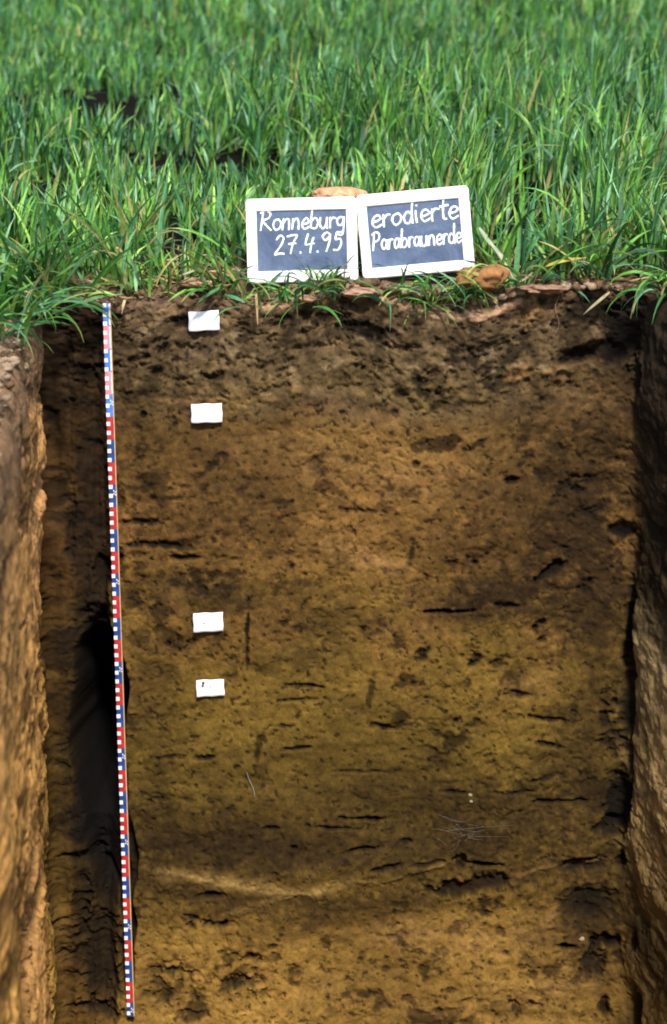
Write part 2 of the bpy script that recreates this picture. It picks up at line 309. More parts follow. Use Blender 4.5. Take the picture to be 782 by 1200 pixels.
# dark humus patches, root channels, spade cuts, painted shade below the upper right overhang: x, y, rx, ry, angle, strength, depth (m)
for z in ((212, 378, 15, 7, 0, .9, .02), (225, 405, 12, 6, 0, .8, .01), (180, 430, 10, 6, 20, .7, .01), (250, 440, 14, 6, -20, .7, .01), (160, 415, 14, 5, 0, .8, .01), (285, 395, 14, 5, 0, .7, .008), (430, 398, 34, 8, 3, .85, .018),
          (330, 372, 26, 5, -4, .7, .012), (380, 385, 22, 6, 0, .7, .01), (500, 440, 22, 7, -20, .75, .01), (470, 460, 14, 4, -15, .7, .006), (555, 405, 18, 5, 10, .6, .008), (600, 372, 24, 8, -10, .6, .01), (690, 372, 34, 20, -10, .9, .03),
          (672, 425, 22, 9, -10, .98, .04), (726, 395, 22, 34, 0, .95, .05), (705, 420, 34, 14, -8, .9, .04), (735, 360, 18, 14, 0, .8, .03), (640, 392, 10, 6, 0, .6, .01), (745, 440, 12, 20, 0, .8, .02),
          (166, 484, 4, 4, 0, .9, .012), (203, 498, 3, 3, 0, .7, .005), (248, 545, 22, 8, -40, .7, .006), (545, 525, 8, 7, -20, .9, .012), (556, 518, 9, 4, -20, .8, .006), (486, 544, 5, 4, 0, .9, .01), (598, 563, 10, 5, -5, .95, .014), (608, 545, 5, 11, 20, .8, .006),
          (415, 602, 28, 2.2, 0, .6, .006), (325, 590, 16, 4, 0, .5, .003), (280, 565, 7, 20, 5, .6, .005), (200, 585, 14, 3.5, 0, .7, .004), (215, 570, 7, 3, 0, .7, .004), (176, 582, 5, 3, 0, .8, .006), (670, 575, 26, 14, -35, .75, .012),
          (728, 622, 17, 10, 0, .98, .03), (690, 600, 24, 10, -10, .7, .01), (645, 668, 20, 7, -42, .92, .02), (552, 654, 9, 5, 0, .95, .014), (528, 660, 9, 4, 10, .7, .006), (685, 690, 12, 9, -30, .75, .012), (480, 650, 3, 20, 12, .8, .008),
          (160, 612, 30, 4, 3, .8, .008), (185, 640, 38, 4.5, 4, .9, .010), (214, 654, 20, 3, 0, .95, .010), (215, 686, 26, 12, 5, .62, .006), (335, 664, 9, 5, 0, .9, .01), (338, 648, 7, 3, 0, .6, .004),
          (287, 742, 2.4, 44, 2, .97, .014), (206, 756, 20, 9, 3, .9, .012), (350, 737, 12, 6, 10, .6, .005), (430, 742, 10, 5, 0, .8, .008), (330, 730, 6, 5, 0, .8, .006), (525, 716, 40, 2.6, -2, .97, .016), (590, 711, 16, 4, 4, .85, .01),
          (632, 740, 11, 13, 20, .85, .015), (493, 765, 6, 14, 10, .95, .014), (553, 772, 6, 15, 25, .95, .015), (585, 778, 16, 7, -5, .7, .012), (355, 806, 24, 2.4, 3, .8, .008), (348, 822, 32, 2.2, -2, .7, .008),
          (432, 815, 4, 24, 5, .7, .007), (445, 853, 16, 4, 12, .85, .009), (300, 880, 4.5, 20, 14, .75, .008), (330, 852, 15, 2.4, 0, .8, .006), (345, 878, 17, 2.4, -6, .85, .008), (235, 888, 11, 3, 0, .7, .005), (530, 845, 3.5, 4, 0, .9, .01),
          (595, 842, 20, 5, -4, .9, .013), (640, 845, 26, 3, 5, .9, .01), (640, 874, 18, 3, 12, .85, .009), (672, 836, 7, 10, 0, .7, .01), (497, 878, 12, 5, 5, .6, .005), (710, 850, 12, 40, 0, .75, .015), (607, 815, 14, 4, 5, .65, .006),
          (737, 730, 8, 52, 4, .98, .055), (733, 815, 9, 60, 3, .9, .035), (722, 945, 16, 44, 8, .98, .055), (708, 970, 18, 8, -20, .95, .03), (738, 880, 5, 60, 0, .8, .02), (748, 650, 8, 30, 0, .6, .01),
          (185, 936, 11, 2.6, 8, .85, .007), (195, 888, 16, 2, 0, .8, .006), (240, 888, 10, 3, 0, .8, .006), (275, 900, 4, 3, 0, .9, .008), (215, 937, 10, 2.4, 8, .6, .004), (418, 906, 36, 2, 2, .6, .006), (428, 961, 30, 2.6, 3, .95, .012),
          (318, 971, 15, 2.2, 0, .85, .008), (385, 971, 28, 2.4, 4, .85, .010), (420, 996, 24, 3, -8, .9, .012), (450, 1018, 18, 3, -14, .95, .012), (475, 988, 9, 2.6, 8, .85, .01), (341, 994, 3.5, 3, 0, .9, .008), (600, 929, 35, 1.8, 0, .7, .007), (655, 941, 46, 2, 0, .85, .01), (530, 929, 16, 2.2, 3, .85, .007),
          (538, 1009, 7, 9, 0, .98, .022), (565, 1013, 22, 3.4, 8, .98, .018), (500, 1012, 22, 3, -8, .8, .008), (640, 912, 18, 3, -16, .75, .006), (550, 1038, 46, 13, -5, .72, .018), (515, 1046, 18, 5, 10, .8, .012),
          (245, 1049, 20, 4, -5, .95, .012), (237, 1083, 30, 7, 5, .88, .012), (225, 1076, 12, 4, 20, .85, .01), (255, 1084, 10, 5, 0, .8, .008), (285, 1148, 34, 26, 10, .62, .010), (275, 1160, 18, 18, 0, .75, .012), (220, 1190, 16, 7, 5, .7, .008), (290, 1120, 12, 5, 0, .7, .006),
          (195, 1155, 34, 30, 0, .72, .012), (320, 1110, 6, 4, 0, .8, .007), (345, 1140, 10, 7, 0, .5, .004), (390, 1185, 8, 6, 0, .7, .006), (440, 1170, 6, 12, 5, .6, .005), (420, 1125, 5, 8, 15, .6, .005), (400, 1106, 10, 3, 0, .5, .003), (455, 1098, 9, 3, 0, .6, .004), (450, 1138, 5, 4, 0, .7, .005),
          (592, 1116, 9, 5, 0, .9, .009), (615, 1125, 9, 14, 0, .7, .008), (660, 1110, 14, 4, 5, .95, .02), (705, 1103, 20, 8, -12, .95, .025), (690, 1060, 34, 22, 0, .75, .03), (680, 1014, 30, 8, -8, .9, .03), (725, 1005, 8, 14, 20, .85, .02), (693, 1132, 14, 18, 10, .8, .02),
          (605, 1185, 34, 15, -5, .8, .014), (522, 1160, 9, 4, 0, .7, .005), (525, 1190, 18, 9, 0, .65, .008), (705, 1185, 8, 14, 0, .9, .02), (750, 1170, 20, 30, 10, .9, .04), (748, 1090, 8, 16, 20, .9, .03), (560, 1070, 16, 5, 0, .5, .004), (640, 1160, 6, 4, 0, .4, .003)):
    stain_shade(*z[:7], soft=.5, to=(16, 11, 6), wp=.35 if min(z[2], z[3]) < 6 else 1.0)
# pale scraped patches and ridges
for z in ((440, 662, 44, 10, 6, .55, .004), (425, 650, 14, 5, 20, .5, .003), (385, 640, 30, 8, 10, .3, .002), (465, 560, 60, 30, 0, .22, 0), (360, 545, 40, 24, 0, .2, 0), (300, 520, 60, 16, 0, .2, 0), (640, 440, 46, 4, -8, .55, .006), (604, 437, 16, 8, -20, .7, .006), (240, 470, 90, 4, 0, .3, .003),
          (560, 1100, 90, 26, -5, .35, .002), (470, 1090, 60, 20, -10, .25, .002), (630, 1160, 70, 20, 0, .3, .002), (365, 1165, 40, 26, 0, .2, 0), (500, 1180, 70, 16, 0, .25, 0), (620, 370, 12, 18, 0, .7, .008), (180, 553, 26, 3, 4, .45, .003), (690, 470, 40, 24, 0, .3, 0),
          (640, 1075, 20, 8, -50, .4, .008), (625, 1020, 34, 3, -14, .4, .006), (690, 1010, 30, 2.5, -14, .4, .006), (410, 838, 14, 3, 5, .5, .003), (620, 800, 40, 14, 0, .25, 0), (450, 357, 60, 4, 8, .8, .010), (580, 362, 50, 5, -6, .8, .010), (520, 366, 40, 3, 4, .6, .006), (330, 357, 30, 3, 4, .5, .004)):
    fresh(*z[:7])
for z in ((450, 356, 62, 7, 8, .8, .006), (585, 358, 56, 7, -6, .8, .006), (520, 364, 40, 5, 4, .6, .004), (330, 357, 34, 5, 4, .6, .003), (400, 350, 20, 10, 0, .8, .004), (650, 345, 50, 6, -8, .7, .004)):
    fresh(*z[:7], to=(178, 142, 116))
# the thin curved ledge low on the face
def ridge(pts, w, up, k, to=(140, 112, 62)):
    global COL, D
    us, ts = face_ut(np.array([p[0] for p in pts]), np.array([p[1] for p in pts]))
    tt = np.interp(A, us, ts, left=9, right=9); d = (Tg+warpT*.25-tt)
    end = np.clip((A-us[0])/.05, 0, 1)*np.clip((us[-1]-A)/.05, 0, 1)
    m = np.exp(-(d/(w*(.5+fbm(A*18, Tg*3, 195, 3))))**2)*end*(.5+.5*rag)
    COL = lerp3(COL, np.broadcast_to(col(*to), COL.shape), m*k); D = D+np.where(d < 0, np.exp(-(d/.05)**2)*end*up, m*up)
stain_shade(300, 1000, 170, 24, 3, .55, 0, .9, (34, 23, 11), 1.5); stain_shade(300, 1062, 110, 10, -6, .4, 0, .9, (40, 27, 12), 1.5)
ridge([(175, 1022), (200, 1024), (260, 1034), (320, 1044), (370, 1046), (400, 1036), (420, 1026)], .013, .004, .75)
ridge([(400, 1030), (440, 1036), (490, 1022), (560, 1000)], .006, .008, .35)
ridge([(250, 1075), (300, 1062), (350, 1048), (380, 1046)], .007, .004, .35)
# deep hollow left of the ruler, its shade painted in near black
def hollow(cx, cy, rx, ry, depth, k=.9, p=2.0, to=(14, 10, 7), wpk=.3):
    global COL, D
    u, t = face_ut(cx, cy); a = (A+warpA*wpk-u+(fbm(Tg*9, Tg*0+cy, 197, 3)-.5)*.03)*531/rx; b = (Tg+warpT*wpk-t)*515/ry
    d = (np.abs(a)**p+np.abs(b)**p)**(1/p); m = 1-sstep(.65, 1.10, d)
    COL = lerp3(COL, np.broadcast_to(col(*to), COL.shape), m*k); D = D-m*depth
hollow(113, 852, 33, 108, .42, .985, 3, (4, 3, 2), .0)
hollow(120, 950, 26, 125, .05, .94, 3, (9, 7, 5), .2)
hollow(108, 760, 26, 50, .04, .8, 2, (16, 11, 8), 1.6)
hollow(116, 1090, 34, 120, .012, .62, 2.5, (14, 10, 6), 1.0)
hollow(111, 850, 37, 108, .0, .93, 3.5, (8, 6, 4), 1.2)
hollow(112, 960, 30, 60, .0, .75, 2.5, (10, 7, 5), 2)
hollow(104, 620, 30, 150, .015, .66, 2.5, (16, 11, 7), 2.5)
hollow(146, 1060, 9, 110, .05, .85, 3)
for z in ((95, 1010, 20, 8, 10, .8, .02), (125, 1030, 22, 7, 45, .9, .03), (110, 1130, 32, 60, 0, .65, .02), (90, 1060, 12, 40, 5, .6, .015), (110, 1190, 30, 12, 0, .8, .02), (120, 670, 16, 22, 10, .8, .02), (95, 430, 14, 8, 0, .75, .015), (70, 420, 8, 10, 0, .8, .015), (105, 520, 16, 7, 0, .6, .01), (110, 390, 22, 40, 0, .55, .01),
          (78, 620, 5, 60, 0, .5, .01), (90, 740, 20, 30, 0, .6, .01), (62, 490, 4, 22, 0, .8, .014), (75, 900, 5, 60, 0, .6, .01)):
    stain_shade(*z[:7], soft=.55, to=(16, 11, 7))
# left wall: place features by (distance from corner toward viewer, depth)
def lblob(dc, t, ra, rt, k, deep, to=(24, 17, 10), soft=.5):
    global COL, D
    a = (A+warpA*3-(LC[0]-dc))/(ra*2.2); b = (Tg+warpT*.8-t)/rt
    m = (1-sstep(1-soft, 1+soft*.5, np.hypot(a, b)+(edge-.5)*.7))*wl
    COL = lerp3(COL, np.broadcast_to(col(*to), COL.shape), m*k); D = D-m*deep
for z in ((.12, .62, .05, .05, .95, .05), (.16, .70, .08, .055, .9, .05), (.10, .75, .03, .03, .85, .03), (.20, .58, .05, .03, .7, .02), (.35, .92, .08, .10, .8, .04), (.75, .85, .06, .05, .9, .05), (.85, .95, .07, .12, .9, .05), (.55, 1.0, .08, .035, .8, .03), (.62, .80, .06, .02, .7, .02),
          (.30, 1.12, .05, .03, .8, .03), (.50, 1.42, .13, .11, .95, .06), (.25, 1.55, .05, .03, .8, .03), (.15, 1.25, .03, .08, .6, .02), (.22, .46, .05, .02, .6, .015), (.10, .40, .04, .02, .6, .01), (.05, .9, .03, .25, .55, .02), (.06, .40, .03, .2, .5, .015), (.04, 1.35, .03, .25, .7, .02), (.08, .16, .05, .03, .8, .02), (.35, .3, .06, .03, .6, .02), (.40, .65, .05, .12, .35, .01)):
    lblob(*z)
for k in range(60):
    lblob(rng.uniform(.02, 1.1), rng.uniform(.1, 1.9), rng.uniform(.01, .035), rng.uniform(.008, .03), rng.uniform(.4, .9), rng.uniform(.004, .018))
m = wl*sstep(.20, .08, Tg+(fbm(A*10, Tg*0, 201, 3)-.5)*.06+np.clip((LC[0]-A)-.2, 0, 1)*.1)
COL = lerp3(COL, np.broadcast_to(col(112, 86, 62), COL.shape)*(.3+1.2*fbm(A*30, Tg*30, 205, 3))[..., None], m*.8)
for (a0, t0, ra, rt, k) in ((.12, .30, .10, .10, .7), (.3, .42, .16, .12, .6), (.7, .95, .1, .3, .5), (.5, 1.2, .1, .2, .4), (.1, .34, .06, .05, .6)):
    lblob(a0, t0, ra, rt, k, -.006, (196, 142, 90), .8)

WX = X0 + NXg*D; shear = (Y0-.6)/(LIPY-.6); WY = Y0 - Tg*math.sin(LEAN)*shear + NYg*D
zl = ground_z(X0-NXg*.03, Y0-NYg*.03)
WZ = zl*np.exp(-Tg/.35) + (Y0-LIPY)*SLOPE*(1-np.exp(-Tg/.35)) - Tg*math.cos(LEAN) + D*math.sin(LEAN)*wrear
WZ = np.where(left | right | True, WZ, WZ)
FLOOR = -1.80
idx = np.arange(NT*NS).reshape(NT, NS); nxt = np.roll(idx, -1, 1)
faces = np.stack([idx[:-1], idx[1:], nxt[1:], nxt[:-1]], -1).reshape(-1, 4)
V = np.stack([WX, WY, WZ], -1).reshape(-1, 3)
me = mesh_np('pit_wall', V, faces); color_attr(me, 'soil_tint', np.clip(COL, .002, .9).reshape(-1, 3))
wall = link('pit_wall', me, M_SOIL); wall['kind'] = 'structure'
from mathutils.bvhtree import BVHTree
sub = V.reshape(NT, NS, 3)[::3, :]
# wall surface look-up for laying things on it
bvh = BVHTree.FromPolygons([Vector(v) for v in V.reshape(NT, NS, 3)[::4, :rear_n:3].reshape(-1, 3)],
    [(i*((rear_n+2)//3)+j, (i+1)*((rear_n+2)//3)+j, (i+1)*((rear_n+2)//3)+j+1, i*((rear_n+2)//3)+j+1) for i in range(len(tv[::4])-1) for j in range((rear_n+2)//3-1)])
def on_face(px, py, out=0.0):
    u, t = face_ut(px, py); p = face_pt(float(u), float(t), .3); n = Vector((0, math.cos(LEAN), -math.sin(LEAN)))
    h = bvh.ray_cast(p, n)[0]
    return (h if h else face_pt(float(u), float(t))) - n*out
# pit floor
fx, fy = np.meshgrid(np.linspace(-1.4, 1.6, 90), np.linspace(.2, 3.4, 140)); fz = FLOOR+(fbm(fx*6, fy*6, 301, 4)-.5)*.12+(fbm(fx*30, fy*30, 302, 3)-.5)*.03 + (fy-LIPY)*.05
i2 = np.arange(90*140).reshape(140, 90)
me = mesh_np('pit_floor', np.stack([fx, fy, fz], -1).reshape(-1, 3), np.stack([i2[:-1, :-1], i2[:-1, 1:], i2[1:, 1:], i2[1:, :-1]], -1).reshape(-1, 4))
color_attr(me, 'soil_tint', np.broadcast_to(col(120, 92, 50), (90*140, 3))*(.7+.6*fbm(fx*20, fy*20, 303, 3)).reshape(-1, 1))
o = link('pit_floor', me, M_SOIL); o['kind'] = 'structure'
# ground: one sheet round the pit, out to the horizon
top = V.reshape(NT, NS, 3)[0]; ctr = np.array((0., 1.9))
rings = np.concatenate([[0, .006, .013, .022, .033, .046, .06, .08, .10, .125], .15*1.12**np.arange(78)])
rings = rings[rings < 900]
ang = np.arctan2(top[:, 1]-ctr[1], top[:, 0]-ctr[0]); GX = []; GY = []
for r in rings:
    w = sstep(.0, 3., np.array(r))
    ox = -nx*(1-w)+np.cos(ang)*w; oy = -ny*(1-w)+np.sin(ang)*w
    GX.append(top[:, 0]+ox*r); GY.append(top[:, 1]+oy*r)
GX = np.array(GX); GY = np.array(GY); bl = sstep(0, .05, rings)[:, None]*np.ones((1, NS))
GZ = ground_z(GX, GY)*bl + top[None, :, 2]*(1-bl)
g1, g2, gid = worley(GX*28, GY*28, 311); lump = np.where(rings[:, None] < 5, 1, 0)*sstep(0, .03, rings)[:, None]
GZ += lump*((1-g1)*.014+(gid-.5)*.012)
NR = len(rings); gi = np.arange(NR*NS).reshape(NR, NS); gn = np.roll(gi, -1, 1)
gf = np.stack([gi[:-1], gn[:-1], gn[1:], gi[1:]], -1).reshape(-1, 4)
me = mesh_np('ground', np.stack([GX, GY, GZ], -1).reshape(-1, 3), gf)
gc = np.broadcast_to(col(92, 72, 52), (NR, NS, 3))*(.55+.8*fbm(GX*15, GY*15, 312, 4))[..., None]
crust = np.exp(-(np.abs(GX-.15)/.45)**4)*np.exp(-((GY-LIPY)/.06)**2)
gc = lerp3(gc, np.broadcast_to(col(160, 125, 100), gc.shape), crust*.7*(.5+.5*fbm(GX*20, GY*20, 313, 3)))
ls = sstep(-.3, -.45, GX)*sstep(3.15, 3.0, GY)
gc = lerp3(gc, np.broadcast_to(col(150, 125, 98), gc.shape)*(.5+.9*fbm(GX*25, GY*25, 314, 3))[..., None], ls*.8)
dk = sstep(.10, .35, GY-LIPY); gc = gc*(1-.965*dk)[..., None]                # shade between the plants painted into the earth, near black
far = sstep(11, 15, np.hypot(GX, GY)); gc = lerp3(gc, np.broadcast_to(np.array((.05, .12, .03)), gc.shape), far)
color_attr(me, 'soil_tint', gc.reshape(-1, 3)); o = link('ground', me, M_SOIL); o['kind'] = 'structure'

# ------------------------------------------------------------------ leaves
def leaves(base, az, th0, bend, length, width, tint, segs=5, fold=True, tip=None, twist=None):
    n = len(az); K = 3 if fold else 2
    twist = np.zeros(n) if twist is None else twist
    P = np.zeros((n, segs+1, 3)); P[:, 0] = base; d = length/segs
    out = np.zeros((n, segs+1, K, 3))
    for k in range(segs+1):
        s = k/segs; th = th0+bend*s**1.4; a = az+twist*s*.5
        T = np.stack([np.sin(th)*np.cos(a), np.sin(th)*np.sin(a), np.cos(th)], -1)
        if k < segs: P[:, k+1] = P[:, k]+T*d[:, None]
        B = np.stack([-np.sin(a), np.cos(a), 0*a], -1); N = np.cross(T, B); q = twist*(s*1.2+.2)
        B2 = B*np.cos(q)[:, None]+N*np.sin(q)[:, None]; N2 = np.cross(T, B2)
        w = width*(.55+.45*min(1, s*4))*(1-max(0, (s-.35)/.65)**1.8)+.0004
        out[:, k, 0] = P[:, k]-B2*w[:, None]/2; out[:, k, K-1] = P[:, k]+B2*w[:, None]/2
        if fold: out[:, k, 1] = P[:, k]+N2*w[:, None]*.22
    vi = np.arange(n*(segs+1)*K).reshape(n, segs+1, K)
    f = np.stack([vi[:, :-1, :-1], vi[:, :-1, 1:], vi[:, 1:, 1:], vi[:, 1:, :-1]], -1).reshape(-1, 4)
    g = np.linspace(0, 1, segs+1)[None, :, None, None]
    tc_ = np.broadcast_to(tint[:, None, None, :], out.shape).copy()
    basec = np.array((.30, .34, .14)); tc_ = tc_*(1-.35*np.clip(1-g*5, 0, 1))+basec*.35*np.clip(1-g*5, 0, 1)
    if tip is not None:
        tw_ = np.clip((g-.75)*4, 0, 1)*tip[:, None, None, None]; tc_ = tc_*(1-tw_)+np.array((.40, .36, .12))*tw_
    return out.reshape(-1, 3), f, tc_.reshape(-1, 3)
GREENS = np.array([(.088, .245, .042), (.040, .125, .028), (.075, .225, .095), (.160, .370, .060), (.290, .480, .100), (.230, .420, .230)])
def tints(n, straw=.04, r=rng, p=(.22, .24, .16, .17, .10, .11)):
    c = GREENS[r.choice(6, n, p=p)]*r.uniform(.55, 1.4, (n, 1))
    s = r.random(n) < straw; c[s] = np.array((.42, .38, .13))*r.uniform(.6, 1.1, (s.sum(), 1)); return c
def leaf_object(name, chunks, parent=None, loc=None):
    vs, fs, cs, b = [], [], [], 0
    for v, f, c in chunks: vs.append(v); fs.append(f+b); cs.append(c); b += len(v)
    me = mesh_np(name, np.concatenate(vs), np.concatenate(fs)); color_attr(me, 'leaf_tint', np.concatenate(cs))
    return link(name, me, M_LEAF, parent, loc)
# field of young wheat: sown in rows that run nearly across the view
GAPS = ((-.38, 5.15, .15, .13), (-1.15, 5.2, .14, .22), (0., 5.1, .07, .10), (-.8, 5.5, .20, .14), (-.95, 4.55, .10, .10), (-.5, 4.5, .12, .08), (-.65, 4.85, .16, .10), (.55, 5.9, .35, .12), (.95, 3.6, .16, .16), (.52, 3.62, .10, .15), (-.25, 4.25, .10, .07), (.35, 4.7, .12, .07), (.8, 4.6, .12, .07), (-.75, 4.1, .1, .07), (1.2, 6.2, .3, .12), (-.3, 6.6, .4, .12))
def field(y0, y1, dens, lpt, segs, fold, wmul):
    half = .26*y1+1.0; rows = np.arange(y0, y1, .125); pts = []
    n = int(dens*(y1-y0)*2*half)
    x = rng.uniform(-half, half, n); row = rng.integers(0, len(rows), n); y = rows[row]+rng.normal(0, .022, n)+x*.06
    y += (fbm(x*1.5, y*1.5, 401, 2)-.5)*.15
    m = (np.abs(x) < .26*y+.9) & (y > y0-.2); x, y = x[m], y[m]
    cl = fbm(x*6, y*9, 402, 3); big = fbm(x*1.1+3, y*1.3, 403, 3)
    keep = (cl > .40+.10*rng.random(len(x))) & (big+.45*rng.random(len(x)) > .30)
    # trodden ground round the boards and the lip, bare left shoulder
    lip = LIPY+.03+.02*np.sin(x*23)
    keep &= (y > lip)
    tro = np.exp(-((x-.06)/.36)**4)*(y < LIPY+.40); keep &= ~((tro > .4) & (rng.random(len(x)) < .80))
    keep &= ~((np.abs(x-.06) < .34) & (y < LIPY+.10))
    for gx, gy, rx, ry in GAPS: keep &= True; rx = rx*1.25; ry = ry*1.9; keep &= ~((np.hypot((x-gx)/rx, (y-gy)/ry) < .95+.3*rng.random(len(x))) & (rng.random(len(x)) < .74))
    x, y, big = x[keep], y[keep], big[keep]; n = len(x)
    x = np.repeat(x, lpt); y = np.repeat(y, lpt); big = np.repeat(big, lpt); N = n*lpt
    hgt = .62+.75*sstep(.3, .7, big)*(.7+.6*np.repeat(rng.random(n), lpt))
    hgt = hgt*np.where((np.abs(x-.06) < .5) & (y < LIPY+.5), .62, 1)
    # dips where the stand opens into dark gaps
    for gx, gy, rx, ry in GAPS:
        hgt = hgt*(1-.45*np.exp(-((x-gx)/rx)**2-((y-gy)/ry)**2))
    bx = x+rng.normal(0, .007, N); by = y+rng.normal(0, .007, N); bz = ground_z(bx, by)-.004+rng.uniform(0, .05, N)*hgt
    az = rng.uniform(0, 2*np.pi, N); bias = rng.random(N) < .35; az = np.where(bias, rng.normal(-.2, .7, N), az)
    th0 = np.abs(rng.normal(.10, .16, N)); bend = np.abs(rng.normal(.38, .42, N)); drop = rng.random(N) < .10; bend = np.where(drop, rng.uniform(1.2, 2.0, N), bend)
    ln = rng.normal(.155, .030, N).clip(.07, .27)*hgt; wd = rng.normal(.0100, .0022, N).clip(.005, .015)*wmul
    low = rng.random(N) < .11; th0 = np.where(low, rng.uniform(.7, 1.4, N), th0); ln = np.where(low, ln*.75, ln)
    tn = tints(N, .022); nr = (y < 3.95) & (rng.random(N) < .45); tn[nr] = tn[nr]*1.35+np.array((.05, .05, .01)); st = (y < 3.75) & (np.abs(x+.1) < .4) & (rng.random(N) < .12); tn[st] = np.array((.50, .42, .16)); tn[low] = tn[low]*.8+np.array((.20, .16, .05))*.25*rng.random((low.sum(), 1))
    return leaves(np.stack([bx, by, bz], -1), az, th0, bend, ln, wd, tn, segs, fold, (rng.random(N) < .07).astype(float), rng.normal(0, .9, N))
ch = [field(LIPY, 4.6, 1200, 4, 6, True, 1.0), field(4.6, 7.0, 1150, 4, 4, True, 1.05), field(7.0, 14.0, 680, 4, 3, False, 1.35)]
o = leaf_object('wheat_field', ch); o['kind'] = 'stuff'
o['label'] = 'dense young green wheat leaves covering the slope behind the pit'; o['category'] = 'wheat'
print('leaf verts', sum(len(c[0]) for c in ch))

# ------------------------------------------------------------------ single tufts at the pit edge
def px_ground(px, py, y):                # a point above pixel column px at distance y, on the ground
    r = Vector(((px-391)/F, (600-py)/F, -1)); r.rotate(co.rotation_euler)
    return r.x/r.y*y
def tuft(px, Y, n, label, ln=.16, spread=.6, hang=0., az0=None, azs=3.2, straw=.06, seed=1, rad=.02, wd=.008, dz=0., X=None, cat='grass tuft', bend=.7, name='grass_tuft', p=(.26, .22, .18, .18, .09, .07)):
    r = np.random.default_rng(seed); x = px_ground(px, 345, Y) if X is None else X
    z = float(ground_z(np.array([x]), np.array([Y]))[0])+dz
    b = np.stack([r.normal(0, rad, n), r.normal(0, rad*.6, n), r.uniform(-.008, .012, n)], -1)
    az = r.uniform(0, 2*np.pi, n) if az0 is None else r.normal(az0, azs, n)
    th = np.abs(r.normal(.15, .25, n))*spread/.6+hang*.5; bd = np.abs(r.normal(bend, .5, n))+hang
    L_ = r.normal(ln, ln*.22, n).clip(.04, .4)
    c = leaves(b, az, th, bd, L_, r.normal(wd, .0015, n).clip(.003, .013), tints(n, straw, r, p), 8, True, (r.random(n) < .2).astype(float), r.normal(0, .9, n))
    o = leaf_object(name, [c]); o.location = (x, Y, z)
    return thing(o, label, cat, 'grass tufts along the pit edge')
FWD = -math.pi/2
tuft(20, 3.20, 100, 'full tuft of bright green leaves leaning over the upper left corner of the pit', .21, .9, .45, FWD, 1.4, .04, 1, .07, .009)
tuft(8, 3.02, 40, 'small tuft arching down to the grey crumbs at the left picture edge', .15, .8, .6, FWD+.5, 1.2, .04, 2, .03, .008)
tuft(60, 3.25, 44, 'tuft with yellowed lower leaves, left of the top of the striped ruler', .17, .8, .3, FWD, 1.6, .3, 3, .03)
tuft(175, 3.25, 18, 'tuft with brown stalks, between the ruler and the upper card', .13, .8, .3, FWD, 1.8, .3, 4, .03, .006)
tuft(265, 3.235, 30, 'tuft with one long leaf reaching down beside the topmost white card', .14, .9, .5, FWD-.4, 1.0, .08, 5, .025, .007)
tuft(335, 3.222, 60, 'dark green flattened tuft under the bottom edge of the left chalkboard', .095, 1.6, .55, FWD, 1.3, .1, 6, .06, .006, dz=-.012)
tuft(385, 3.222, 34, 'short spiky tuft under the bottom right corner of the left chalkboard', .08, 1.6, .5, FWD+.4, 1.2, .15, 7, .025, .005, dz=-.012)
tuft(515, 3.222, 75, 'dark green splayed tuft hanging below the right chalkboard', .115, 1.6, .6, FWD, 1.35, .1, 8, .05, .006, dz=-.012)
tuft(610, 3.24, 36, 'tuft of green and pale leaves right of the orange clod', .15, 1.0, .4, FWD-.5, 1.6, .12, 9, .03)
tuft(580, 3.36, 18, 'upright tuft with a pale dry stalk, right of the right chalkboard', .20, .6, .1, None, 1, .25, 10, .03)
tuft(690, 3.26, 50, 'tuft with golden leaf bases above the ragged upper right of the pit face', .15, .9, .4, FWD, 1.8, .2, 11, .04)
tuft(770, 3.16, 22, 'grass tuft drooping from the pit edge into the upper right corner', .16, 1.0, 1.1, FWD-.9, .5, .08, 12, .02, .008, X=.73)
tuft(772, 3.34, 60, 'dark leafy tuft at the right picture edge, above the pit corner', .24, .9, .2, None, 1, .06, 13, .05)
tuft(275, 3.42, 26, 'tuft growing just left of the left chalkboard', .17, .7, .2, None, 1, .10, 14, .035)
tuft(130, 3.36, 50, 'broad upright tuft behind the top end of the ruler', .23, .6, .1, None, 1, .05, 15, .07)
tuft(650, 3.45, 40, 'light green tuft standing right of the boards, a little behind the edge', .21, .7, .1, None, 1, .06, 16, .06, p=(.1, .1, .15, .35, .2, .1))
# single lying leaves
def lone_leaf(pts, width, label, tint, name='leaf', cat='leaf'):
    pts = [Vector(p) for p in pts]; P = []
    n = len(pts)
    for i in range(n-1):
        for k in range(6):
            s = k/6; a = pts[max(i-1, 0)]; b = pts[i]; c = pts[i+1]; d = pts[min(i+2, n-1)]
            P.append(.5*((2*b)+(c-a)*s+(2*a-5*b+4*c-d)*s*s+(3*b-a-3*c+d)*s**3))
    P.append(pts[-1]); m = MB(); N = len(P); v = []; f = []
    for i, p in enumerate(P):
        T = (P[min(i+1, N-1)]-P[max(i-1, 0)]).normalized(); s = i/(N-1); w = width*(.4+.6*min(1, s*5))*(1-max(0, (s-.4)/.6)**1.7)+.0004
        side = T.cross(Vector((0, -.55, .85))).normalized(); up = side.cross(T).normalized()
        v += [p-side*w/2, p-up*w*.2, p+side*w/2]
        if i: f += [(3*i-3, 3*i-2, 3*i+1, 3*i), (3*i-2, 3*i-1, 3*i+2, 3*i+1)]
    me = mesh_np(name, [tuple(q-P[0]) for q in v], f); color_attr(me, 'leaf_tint', np.broadcast_to(np.array(tint), (len(v), 3)))
    o = link(name, me, M_LEAF); o.location = P[0]
    return thing(o, label, cat)
f3 = lambda px, py, out: tuple(face_pt(*[float(q) for q in face_ut(px, py)], out))
lone_leaf([f3(56, 371, .03), f3(90, 361, .06), f3(120, 350, .06), f3(148, 346, .04)], .012, 'long green leaf lying across just above the top of the ruler', (.13, .26, .10))
